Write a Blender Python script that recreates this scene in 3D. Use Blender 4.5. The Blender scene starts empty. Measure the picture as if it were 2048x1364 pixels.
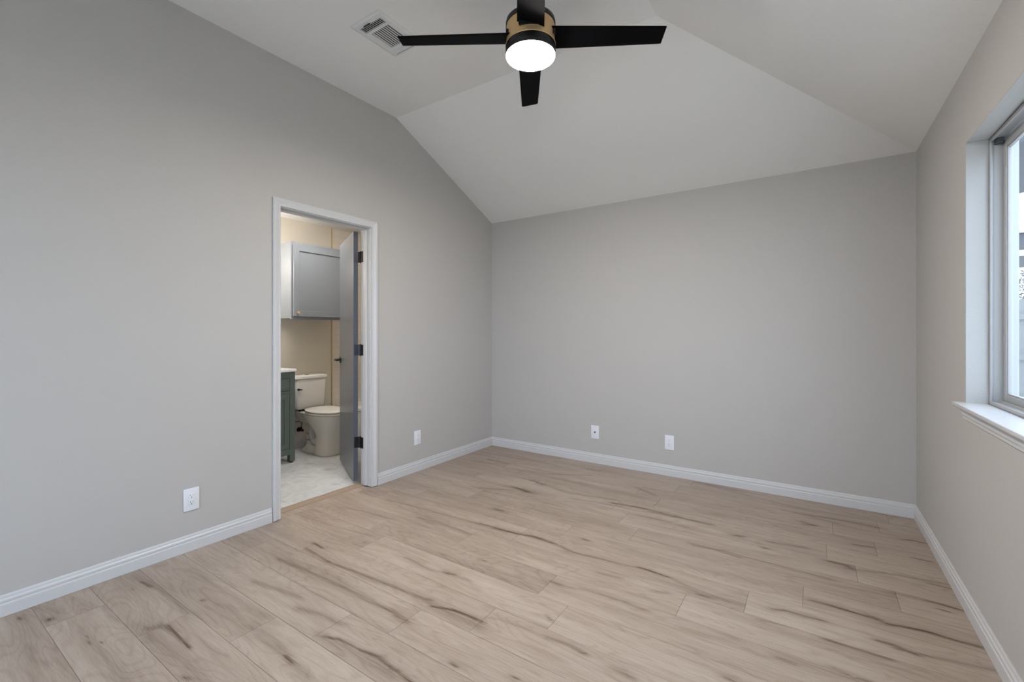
import bpy, bmesh, math, random
import numpy as np
from mathutils import Vector, Matrix
random.seed(7)
S = bpy.context.scene
COL = S.collection
PI = math.pi

# ------------------------------------------------------------------ camera
CAM_H = 1.236
cam_d = bpy.data.cameras.new('camera'); cam = bpy.data.objects.new('camera', cam_d); COL.objects.link(cam)
cam_d.sensor_width = 36.0
cam_d.lens = 894.0 / 2048.0 * 36.0
cam_d.shift_y = -(682.0 - 665.5) / 2048.0
cam_d.clip_start = 0.02
cam.location = (0, 0, CAM_H)
cam.rotation_euler = (PI / 2, 0, math.atan2(601, 894))
S.camera = cam
# ------------------------------------------------------------------ view, sky
S.view_settings.view_transform = 'Standard'
S.view_settings.look = 'None'
S.view_settings.exposure = 1.36
S.view_settings.gamma = 1.0
S.view_settings.use_curve_mapping = False
SKY = 2.5          # overcast sky strength
LAMP = 118.0        # fan lamp lens
BATH = 25.0        # vanity light shades
w = bpy.data.worlds.new('overcast_sky'); S.world = w; w.use_nodes = True
nt = w.node_tree; nt.nodes.clear()
wo = nt.nodes.new('ShaderNodeOutputWorld'); bg = nt.nodes.new('ShaderNodeBackground')
tc = nt.nodes.new('ShaderNodeTexCoord'); sp = nt.nodes.new('ShaderNodeSeparateXYZ'); rp = nt.nodes.new('ShaderNodeValToRGB')
nt.links.new(tc.outputs['Generated'], sp.inputs[0]); nt.links.new(sp.outputs['Z'], rp.inputs[0])
rp.color_ramp.elements[0].position = 0.0; rp.color_ramp.elements[0].color = (0.65, 0.785, 1.0, 1)
rp.color_ramp.elements[1].position = 0.9; rp.color_ramp.elements[1].color = (0.67, 0.80, 1.0, 1)
nt.links.new(rp.outputs[0], bg.inputs['Color']); bg.inputs['Strength'].default_value = SKY
nt.links.new(bg.outputs[0], wo.inputs['Surface'])

# ------------------------------------------------------------------ room numbers (metres)
XL, XR = -2.931, 0.572          # left / right wall faces
YB, YF = 3.962, -1.25           # back / front wall faces
ZE, ZC = 2.44, 3.06             # eave height, flat ceiling height
YC, XC = 2.60, -0.745           # creases of the flat ceiling
WT = 0.114                      # wall thickness
XW = XL - WT                    # bathroom side of the left wall
DY0, DY1, DZ = 1.607, 2.333, 2.070   # door opening (jamb faces)
WY0, WY1, WZ0, WZ1 = 0.96, 2.81, 0.905, 2.09   # window opening
XB = -4.587                     # bathroom back wall
YT = 3.112                      # tile begins
YBE = 3.905                     # bathroom end wall
YBS = 1.30                      # bathroom near wall

# ------------------------------------------------------------------ materials
def srgb(r, g, b):
    f = lambda c: (c / 255.0) / 12.92 if c / 255.0 <= 0.04045 else ((c / 255.0 + 0.055) / 1.055) ** 2.4
    return (f(r), f(g), f(b), 1)

def mat(name, col, rough=0.5, metal=0.0, bump=None, spec=0.5, coat=0.0, emis=None, vary=0.0):
    m = bpy.data.materials.new(name); m.use_nodes = True
    n = m.node_tree; p = n.nodes['Principled BSDF']
    p.inputs['Base Color'].default_value = col; p.inputs['Roughness'].default_value = rough
    p.inputs['Metallic'].default_value = metal
    p.inputs['Specular IOR Level'].default_value = spec
    if coat:
        p.inputs['Coat Weight'].default_value = coat; p.inputs['Coat Roughness'].default_value = 0.08
    if emis:
        p.inputs['Emission Color'].default_value = emis[0]; p.inputs['Emission Strength'].default_value = emis[1]
    t = n.nodes.new('ShaderNodeTexCoord')
    if bump:
        scale, strength, dist = bump[:3]; stretch = bump[3] if len(bump) > 3 else (1, 1, 1)
        mp = n.nodes.new('ShaderNodeMapping'); mp.inputs['Scale'].default_value = stretch
        no = n.nodes.new('ShaderNodeTexNoise'); no.inputs['Scale'].default_value = scale; no.inputs['Detail'].default_value = 3
        bu = n.nodes.new('ShaderNodeBump'); bu.inputs['Strength'].default_value = strength; bu.inputs['Distance'].default_value = dist
        n.links.new(t.outputs['Object'], mp.inputs[0]); n.links.new(mp.outputs[0], no.inputs['Vector'])
        n.links.new(no.outputs['Fac'], bu.inputs['Height']); n.links.new(bu.outputs[0], p.inputs['Normal'])
    if vary:
        no2 = n.nodes.new('ShaderNodeTexNoise'); no2.inputs['Scale'].default_value = 1.7; no2.inputs['Detail'].default_value = 4
        n.links.new(t.outputs['Object'], no2.inputs['Vector'])
        mx = n.nodes.new('ShaderNodeMix'); mx.data_type = 'RGBA'
        mx.inputs[6].default_value = tuple(c * (1 - vary) for c in col[:3]) + (1,)
        mx.inputs[7].default_value = tuple(min(1, c * (1 + vary)) for c in col[:3]) + (1,)
        n.links.new(no2.outputs['Fac'], mx.inputs[0]); n.links.new(mx.outputs[2], p.inputs['Base Color'])
    return m

M = {}
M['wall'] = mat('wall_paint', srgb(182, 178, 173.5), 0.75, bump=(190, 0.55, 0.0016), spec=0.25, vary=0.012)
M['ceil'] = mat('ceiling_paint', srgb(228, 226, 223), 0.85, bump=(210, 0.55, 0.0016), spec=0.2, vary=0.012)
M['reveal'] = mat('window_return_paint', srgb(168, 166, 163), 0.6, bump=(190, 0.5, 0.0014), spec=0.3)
M['trim'] = mat('white_trim_paint', srgb(198, 197, 197), 0.32, bump=(40, 0.05, 0.0006), spec=0.45)
M['bathwall'] = mat('bathroom_paint', srgb(214, 207, 194), 0.5, bump=(190, 0.3, 0.001), spec=0.35)
M['vinyl'] = mat('white_vinyl', srgb(166, 166, 165), 0.35, bump=(60, 0.04, 0.0005))
M['plate'] = mat('white_plastic', srgb(222, 223, 226), 0.35, bump=(200, 0.05, 0.0003))
M['slot'] = mat('dark_slot', srgb(60, 60, 62), 0.6, bump=(200, 0.1, 0.0003))
M['black'] = mat('matte_black_metal', srgb(16, 17, 19), 0.45, 0.0, bump=(80, 0.05, 0.0003))
M['blade'] = mat('black_blade', srgb(6, 6, 9), 0.6, bump=(14, 0.12, 0.0008, (1, 12, 12)), spec=0.06)
M['gold'] = mat('brushed_gold', srgb(214, 178, 128), 0.42, 0.55, bump=(60, 0.08, 0.0004, (1, 1, 12)))
M['brass'] = mat('brass_trim', srgb(196, 176, 130), 0.35, 0.7, bump=(60, 0.08, 0.0003))
M['chrome'] = mat('chrome', srgb(200, 200, 202), 0.15, 1.0, bump=(60, 0.02, 0.0002))
M['ceramic'] = mat('white_ceramic', srgb(224, 221, 216), 0.28, bump=(9, 0.03, 0.0006), spec=0.35)
M['seatpl'] = mat('white_seat_plastic', srgb(222, 220, 214), 0.25, bump=(30, 0.02, 0.0003))
M['green'] = mat('green_vanity_paint', srgb(90, 99, 93), 0.38, bump=(50, 0.08, 0.0005), vary=0.03)
M['stone'] = mat('white_stone_top', srgb(232, 232, 230), 0.18, bump=(20, 0.02, 0.0003), vary=0.02)
M['graycab'] = mat('grey_cabinet_paint', srgb(130, 135, 142), 0.27, bump=(22, 0.25, 0.0008, (7, 7, 0.7)), spec=0.5, vary=0.02)
M['graydoor'] = mat('grey_door_paint', srgb(98, 101, 107), 0.30, bump=(26, 0.6, 0.0012, (7, 7, 0.35)), spec=0.5, vary=0.03)
M['edge'] = mat('dark_grey_edge', srgb(84, 87, 94), 0.6, bump=(26, 0.3, 0.001, (7, 7, 0.35)), spec=0.15)  # hinge edge, darker and rougher than the leaf faces
M['hinge'] = mat('dark_bronze', srgb(48, 47, 50), 0.3, 0.9, bump=(80, 0.05, 0.0003))
M['tub'] = mat('white_tub_enamel', srgb(226, 224, 220), 0.15, bump=(9, 0.02, 0.0004))
M['rubber'] = mat('black_rubber', srgb(18, 18, 18), 0.6, bump=(80, 0.1, 0.0003))
M['hose'] = mat('braided_hose', srgb(120, 116, 108), 0.35, 0.7, bump=(300, 0.6, 0.0006))
M['vent_dark'] = mat('vent_shade_and_grid', srgb(24, 24, 26), 0.6, bump=(80, 0.1, 0.0003))  # dark colour for the shade behind the louvres, also the damper grid
M['ventm'] = mat('white_vent_enamel', srgb(214, 214, 213), 0.4, bump=(80, 0.03, 0.0003))
M['sub'] = mat('floor_gap', srgb(112, 94, 80), 0.8, bump=(80, 0.1, 0.0003))
M['fence'] = mat('weathered_fence', srgb(122, 121, 119), 0.85, bump=(16, 0.5, 0.003, (6, 6, 0.5)), vary=0.12)
M['siding'] = mat('house_siding', srgb(74, 74, 76), 0.8, bump=(30, 0.2, 0.002), vary=0.04)
M['fascia'] = mat('white_fascia', srgb(200, 200, 200), 0.5, bump=(30, 0.1, 0.001))
M['roof'] = mat('grey_shingles', srgb(84, 84, 86), 0.9, bump=(60, 0.6, 0.004), vary=0.1)
M['bark'] = mat('grey_bark', srgb(62, 60, 58), 0.9, bump=(30, 0.6, 0.003), vary=0.1)
M['leaf'] = mat('winter_foliage', srgb(92, 96, 92), 0.85, bump=(60, 0.3, 0.002), vary=0.2)
M['grass'] = mat('pale_ground', srgb(205, 200, 190), 0.95, bump=(60, 0.8, 0.01), vary=0.2)
M['tmold'] = mat('oak_threshold', srgb(158, 138, 120), 0.45, bump=(20, 0.2, 0.0008, (9, 0.7, 9)), vary=0.06)
M['lens'] = mat('lit_lens', srgb(255, 255, 255), 0.4, bump=(60, 0.02, 0.0002), emis=((1.0, 0.95, 0.88, 1), LAMP))
M['added_disc'] = mat('lit_added_disc', srgb(255, 250, 240), 0.4, bump=(60, 0.02, 0.0002), emis=((1.0, 0.955, 0.90, 1), 19.0))  # glow of the added bathroom lamp
M['shade'] = mat('lit_glass_shade', srgb(255, 250, 240), 0.4, bump=(60, 0.02, 0.0002), emis=((1.0, 0.95, 0.89, 1), BATH))

def glass():
    m = bpy.data.materials.new('window_glass'); m.use_nodes = True
    n = m.node_tree; n.nodes.clear()
    o = n.nodes.new('ShaderNodeOutputMaterial'); mix = n.nodes.new('ShaderNodeMixShader')
    tr = n.nodes.new('ShaderNodeBsdfTransparent'); gl = n.nodes.new('ShaderNodeBsdfGlossy')
    lw = n.nodes.new('ShaderNodeLayerWeight'); lw.inputs['Blend'].default_value = 0.12
    tr.inputs[0].default_value = (0.95, 0.97, 0.97, 1); gl.inputs['Roughness'].default_value = 0.02
    n.links.new(lw.outputs['Facing'], mix.inputs[0])
    n.links.new(tr.outputs[0], mix.inputs[1]); n.links.new(gl.outputs[0], mix.inputs[2]); n.links.new(mix.outputs[0], o.inputs[0])
    ma = n.nodes.new('ShaderNodeMath'); ma.operation = 'MULTIPLY'; ma.inputs[1].default_value = 0.35
    n.links.new(lw.outputs['Facing'], ma.inputs[0]); n.links.new(ma.outputs[0], mix.inputs[0])
    return m
M['glass'] = glass()

def oak():
    """light oak planks: per-board tone, long grain, cathedral figure, dark streaks (attributes on the boards)"""
    m = bpy.data.materials.new('oak_planks'); m.use_nodes = True
    n = m.node_tree; L = n.links.new; p = n.nodes['Principled BSDF']
    g = n.nodes.new('ShaderNodeNewGeometry')
    at = n.nodes.new('ShaderNodeAttribute'); at.attribute_name = 'board'
    st = n.nodes.new('ShaderNodeAttribute'); st.attribute_name = 'streak'
    off = n.nodes.new('ShaderNodeVectorMath'); off.operation = 'MULTIPLY_ADD'
    off.inputs[1].default_value = (37.0, 23.0, 11.0)
    comb = n.nodes.new('ShaderNodeCombineXYZ')
    for i in range(3): L(at.outputs['Fac'], comb.inputs[i])
    L(comb.outputs[0], off.inputs[0]); L(g.outputs['Position'], off.inputs[2])
    def noise(scale, stretch, detail=4, rough=0.55, dist=0.0, src=off):
        mp = n.nodes.new('ShaderNodeMapping'); mp.inputs['Scale'].default_value = stretch
        no = n.nodes.new('ShaderNodeTexNoise'); no.inputs['Scale'].default_value = scale; no.inputs['Detail'].default_value = detail
        no.inputs['Roughness'].default_value = rough; no.inputs['Distortion'].default_value = dist
        L(src.outputs[0], mp.inputs[0]); L(mp.outputs[0], no.inputs['Vector']); return no
    broad = noise(1.0, (1.3, 9.0, 1), 3, 0.5, 0.4)
    mid = noise(1.0, (3.0, 34.0, 1), 5, 0.6, 0.6)
    fine = noise(1.0, (14.0, 330.0, 1), 4, 0.6)
    pore = noise(1.0, (40.0, 900.0, 1), 2, 0.5)
    # cathedral figure: contour lines of a stretched noise
    cat = noise(1.0, (0.9, 5.5, 1), 2, 0.45, 0.3)
    mul = n.nodes.new('ShaderNodeMath'); mul.operation = 'MULTIPLY'; mul.inputs[1].default_value = 150.0
    sn = n.nodes.new('ShaderNodeMath'); sn.operation = 'SINE'
    L(cat.outputs['Fac'], mul.inputs[0]); L(mul.outputs[0], sn.inputs[0])
    ring = n.nodes.new('ShaderNodeMapRange'); ring.inputs['From Min'].default_value = 0.35; ring.inputs['From Max'].default_value = 1.0
    L(sn.outputs[0], ring.inputs['Value'])
    # sum
    def madd(a, k, b=None, c=0.0):
        q = n.nodes.new('ShaderNodeMath'); q.operation = 'MULTIPLY_ADD'; L(a, q.inputs[0]); q.inputs[1].default_value = k
        if b is None: q.inputs[2].default_value = c
        else: L(b, q.inputs[2])
        return q.outputs[0]
    v = madd(broad.outputs['Fac'], 0.60, None, 0.5 - 0.30 - 0.26 - 0.25 + 0.06)
    v = madd(mid.outputs['Fac'], 0.52, v)
    v = madd(fine.outputs['Fac'], 0.50, v)
    v = madd(ring.outputs[0], -0.10, v)
    tone = n.nodes.new('ShaderNodeAttribute'); tone.attribute_name = 'tone'
    v = madd(tone.outputs['Fac'], 0.06, v)
    ra = n.nodes.new('ShaderNodeValToRGB'); e = ra.color_ramp.elements
    e[0].position = 0.12; e[0].color = srgb(112, 97, 86)
    e[1].position = 0.85; e[1].color = srgb(178, 164, 151)
    k = e.new(0.40); k.color = srgb(149, 132, 118)
    k = e.new(0.62); k.color = srgb(165, 149, 135)
    L(v, ra.inputs[0])
    # streaks: break the attribute up with the fine grain
    sb = noise(1.0, (7.0, 210.0, 1), 4, 0.65)
    sm = n.nodes.new('ShaderNodeMapRange'); sm.inputs['From Min'].default_value = 0.32; sm.inputs['From Max'].default_value = 0.62
    sm.inputs['To Min'].default_value = 0.34; sm.inputs['To Max'].default_value = 1.35
    L(sb.outputs['Fac'], sm.inputs['Value'])
    ml = n.nodes.new('ShaderNodeMath'); ml.operation = 'MULTIPLY'; ml.use_clamp = True
    L(st.outputs['Fac'], ml.inputs[0]); L(sm.outputs[0], ml.inputs[1])
    mx = n.nodes.new('ShaderNodeMix'); mx.data_type = 'RGBA'
    L(ml.outputs[0], mx.inputs[0]); L(ra.outputs[0], mx.inputs[6]); mx.inputs[7].default_value = srgb(86, 64, 48)
    L(mx.outputs[2], p.inputs['Base Color'])
    p.inputs['Roughness'].default_value = 0.42
    p.inputs['Specular IOR Level'].default_value = 0.45
    bu = n.nodes.new('ShaderNodeBump'); bu.inputs['Strength'].default_value = 0.25; bu.inputs['Distance'].default_value = 0.0006
    L(pore.outputs['Fac'], bu.inputs['Height']); L(bu.outputs[0], p.inputs['Normal'])
    return m

def subway():
    m = bpy.data.materials.new('cream_wall_tile'); m.use_nodes = True
    n = m.node_tree; L = n.links.new; p = n.nodes['Principled BSDF']
    g = n.nodes.new('ShaderNodeNewGeometry'); s = n.nodes.new('ShaderNodeSeparateXYZ'); L(g.outputs['Position'], s.inputs[0])
    ad = n.nodes.new('ShaderNodeMath'); ad.operation = 'ADD'; L(s.outputs['X'], ad.inputs[0]); L(s.outputs['Y'], ad.inputs[1])
    c = n.nodes.new('ShaderNodeCombineXYZ'); L(ad.outputs[0], c.inputs[0]); L(s.outputs['Z'], c.inputs[1])
    b = n.nodes.new('ShaderNodeTexBrick'); b.inputs['Scale'].default_value = 1.0
    b.inputs['Brick Width'].default_value = 0.152; b.inputs['Row Height'].default_value = 0.076
    b.inputs['Mortar Size'].default_value = 0.0016; b.inputs['Mortar Smooth'].default_value = 0.2
    b.inputs['Color1'].default_value = srgb(226, 218, 206); b.inputs['Color2'].default_value = srgb(222, 214, 202)
    b.inputs['Mortar'].default_value = srgb(204, 196, 184)
    L(c.outputs[0], b.inputs['Vector']); L(b.outputs['Color'], p.inputs['Base Color'])
    bu = n.nodes.new('ShaderNodeBump'); bu.invert = True; bu.inputs['Strength'].default_value = 0.4; bu.inputs['Distance'].default_value = 0.001
    L(b.outputs['Fac'], bu.inputs['Height']); L(bu.outputs[0], p.inputs['Normal'])
    p.inputs['Roughness'].default_value = 0.1
    return m

def marble():
    m = bpy.data.materials.new('marble_hex'); m.use_nodes = True
    n = m.node_tree; L = n.links.new; p = n.nodes['Principled BSDF']
    g = n.nodes.new('ShaderNodeNewGeometry'); at = n.nodes.new('ShaderNodeAttribute'); at.attribute_name = 'board'
    comb = n.nodes.new('ShaderNodeCombineXYZ')
    for i in range(3): L(at.outputs['Fac'], comb.inputs[i])
    off = n.nodes.new('ShaderNodeVectorMath'); off.operation = 'MULTIPLY_ADD'; off.inputs[1].default_value = (17, 29, 5)
    L(comb.outputs[0], off.inputs[0]); L(g.outputs['Position'], off.inputs[2])
    no = n.nodes.new('ShaderNodeTexNoise'); no.inputs['Scale'].default_value = 5; no.inputs['Detail'].default_value = 7
    no.inputs['Distortion'].default_value = 1.6; no.inputs['Roughness'].default_value = 0.6
    L(off.outputs[0], no.inputs['Vector'])
    ra = n.nodes.new('ShaderNodeValToRGB'); e = ra.color_ramp.elements
    e[0].position = 0.3; e[0].color = srgb(172, 175, 178); e[1].position = 0.62; e[1].color = srgb(208, 210, 211)
    k = e.new(0.45); k.color = srgb(196, 198, 200)
    L(no.outputs['Fac'], ra.inputs[0]); L(ra.outputs[0], p.inputs['Base Color']); p.inputs['Roughness'].default_value = 0.3
    return m
M['oak'] = oak(); M['subway'] = subway(); M['marble'] = marble()
M['grout'] = mat('white_grout', srgb(246, 245, 242), 0.8, bump=(200, 0.2, 0.0004))

# ------------------------------------------------------------------ mesh helpers
def box(bm, x0, x1, y0, y1, z0, z1, bev=0.0, seg=2):
    r = bmesh.ops.create_cube(bm, size=1.0)
    vs = r['verts']
    bmesh.ops.scale(bm, vec=(abs(x1 - x0), abs(y1 - y0), abs(z1 - z0)), verts=vs)
    bmesh.ops.translate(bm, vec=((x0 + x1) / 2, (y0 + y1) / 2, (z0 + z1) / 2), verts=vs)
    if bev:
        es = list({e for v in vs for e in v.link_edges})
        bmesh.ops.bevel(bm, geom=es, offset=bev, segments=seg, profile=0.5, affect='EDGES')

def prism(bm, prof, axis, a, b, closed=True):
    """extrude a closed 2-D profile along an axis; prof is (u, v) in the two other axes in order x,y,z"""
    def pt(u, v, t):
        return {'x': (t, u, v), 'y': (u, t, v), 'z': (u, v, t)}[axis]
    A = [bm.verts.new(pt(u, v, a)) for u, v in prof]; B = [bm.verts.new(pt(u, v, b)) for u, v in prof]
    n = len(prof)
    bm.faces.new(A); bm.faces.new(list(reversed(B)))
    for i in range(n):
        bm.faces.new((A[i], B[i], B[(i + 1) % n], A[(i + 1) % n]))

def cyl(bm, p0, p1, r0, r1=None, seg=24, caps=True):
    r1 = r0 if r1 is None else r1
    p0 = Vector(p0); p1 = Vector(p1); d = p1 - p0
    q = d.to_track_quat('Z', 'Y').to_matrix().to_4x4()
    r = bmesh.ops.create_cone(bm, cap_ends=caps, segments=seg, radius1=r0, radius2=r1, depth=d.length)
    bmesh.ops.transform(bm, matrix=Matrix.Translation((p0 + p1) / 2) @ q, verts=r['verts'])

def lathe(bm, prof, c, seg=64):
    """profile (r, z) round a vertical axis through c"""
    rings = []
    for r, z in prof:
        if r < 1e-6: rings.append([bm.verts.new((c[0], c[1], c[2] + z))])
        else: rings.append([bm.verts.new((c[0] + r * math.cos(2 * PI * i / seg), c[1] + r * math.sin(2 * PI * i / seg), c[2] + z)) for i in range(seg)])
    for A, B in zip(rings, rings[1:]):
        for i in range(seg):
            j = (i + 1) % seg
            if len(A) == 1 and len(B) == 1: continue
            if len(A) == 1: bm.faces.new((A[0], B[i], B[j]))
            elif len(B) == 1: bm.faces.new((A[i], B[0], A[j]))
            else: bm.faces.new((A[i], B[i], B[j], A[j]))

def loft(bm, rings, cap0=True, cap1=True):
    R = [[bm.verts.new(p) for p in ring] for ring in rings]
    n = len(R[0])
    for A, B in zip(R, R[1:]):
        for i in range(n):
            bm.faces.new((A[i], A[(i + 1) % n], B[(i + 1) % n], B[i]))
    if cap0: bm.faces.new(list(reversed(R[0])))
    if cap1: bm.faces.new(R[-1])

def tube(bm, pts, r, seg=12):
    pts = [Vector(p) for p in pts]
    rad = r if isinstance(r, (list, tuple)) else [r] * len(pts)
    rings = []
    up = Vector((0, 0, 1))
    for i, p in enumerate(pts):
        d = (pts[min(i + 1, len(pts) - 1)] - pts[max(i - 1, 0)]).normalized()
        a = d.cross(up)
        if a.length < 0.05: a = d.cross(Vector((0, 1, 0)))
        a.normalize(); b = a.cross(d).normalized()
        rings.append([tuple(p + a * rad[i] * math.cos(2 * PI * k / seg) + b * rad[i] * math.sin(2 * PI * k / seg)) for k in range(seg)])
    loft(bm, rings)

def smoothpath(pts, n=8):
    pts = [Vector(p) for p in pts]; P = [pts[0]] + pts + [pts[-1]]; out = []
    for i in range(1, len(P) - 2):
        for k in range(n):
            t = k / n
            out.append(0.5 * ((2 * P[i]) + (P[i + 1] - P[i - 1]) * t + (2 * P[i - 1] - 5 * P[i] + 4 * P[i + 1] - P[i + 2]) * t * t
                              + (3 * P[i] - P[i - 1] - 3 * P[i + 1] + P[i + 2]) * t ** 3))
    out.append(pts[-1]); return out

def obj(name, bm, m, parent=None, smooth=False, loc=None, angle=35):
    bmesh.ops.recalc_face_normals(bm, faces=bm.faces)
    me = bpy.data.meshes.new(name); bm.to_mesh(me); bm.free()
    me.materials.append(M[m] if isinstance(m, str) else m)
    o = bpy.data.objects.new(name, me); COL.objects.link(o)
    if smooth:
        for pl in me.polygons: pl.use_smooth = True
        me.set_sharp_from_angle(angle=math.radians(angle))
    if loc is not None: o.location = loc
    if parent is not None: o.parent = parent
    return o

def empty(name, loc=(0, 0, 0), rz=0.0):
    o = bpy.data.objects.new(name, None); COL.objects.link(o); o.location = loc; o.rotation_euler = (0, 0, rz)
    o.empty_display_size = 0.1
    return o

def tag(o, label=None, cat=None, group=None, kind=None):
    if label: o['label'] = label
    if cat: o['category'] = cat
    if group: o['group'] = group
    if kind: o['kind'] = kind
    return o

def struct(name, bm, m, parent=None, label=None, smooth=False):
    o = obj(name, bm, m, parent, smooth)
    if parent is None: tag(o, kind='structure')
    if label: o['label'] = label
    return o
B = bmesh.new
def hang(o, par):
    """parent o (built in world coordinates) to par: an Empty at its own place, or a mesh that itself sits at the world origin"""
    o.parent = par
    if par.type == 'EMPTY': o.matrix_parent_inverse = Matrix.Translation(-Vector(par.location))
    return o

# ------------------------------------------------------------------ floor boards
PITCH, Y0ROW, BLEN = 0.1943, 1.045, 1.235
joints = {-3: -2.67, -2: -2.277, -1: -1.932, 0: -1.684, 1: -1.448, 2: -1.179, 3: -0.918, 4: -1.08, 5: -0.496,
          6: -0.252, 7: -0.037, 8: 0.327, 10: 0.066, 11: 0.299, 12: 0.106, 13: 0.346}
TH = math.atan2(601, 894); CT, SN = math.cos(TH), math.sin(TH)
def fl(px, py):      # a floor mark read off the photograph -> its place on the floor in metres
    a = (px - 1024) / 894.0; b = (py - 665.5) / 894.0; t = CAM_H / b
    return ((a * CT - SN) * t, (a * SN + CT) * t)
def c4(*p): return [fl(560 + a / 2.768, 1000 + b / 2.768) for a, b in p]
def c5(*p): return [fl(1300 + a / 2.926, 1000 + b / 2.926) for a, b in p]
def c8(*p): return [fl(a / 3.413, 1000 + b / 3.413) for a, b in p]
def c6(*p): return [fl(960 + a / 2.179, 880 + b / 2.179) for a, b in p]
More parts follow.
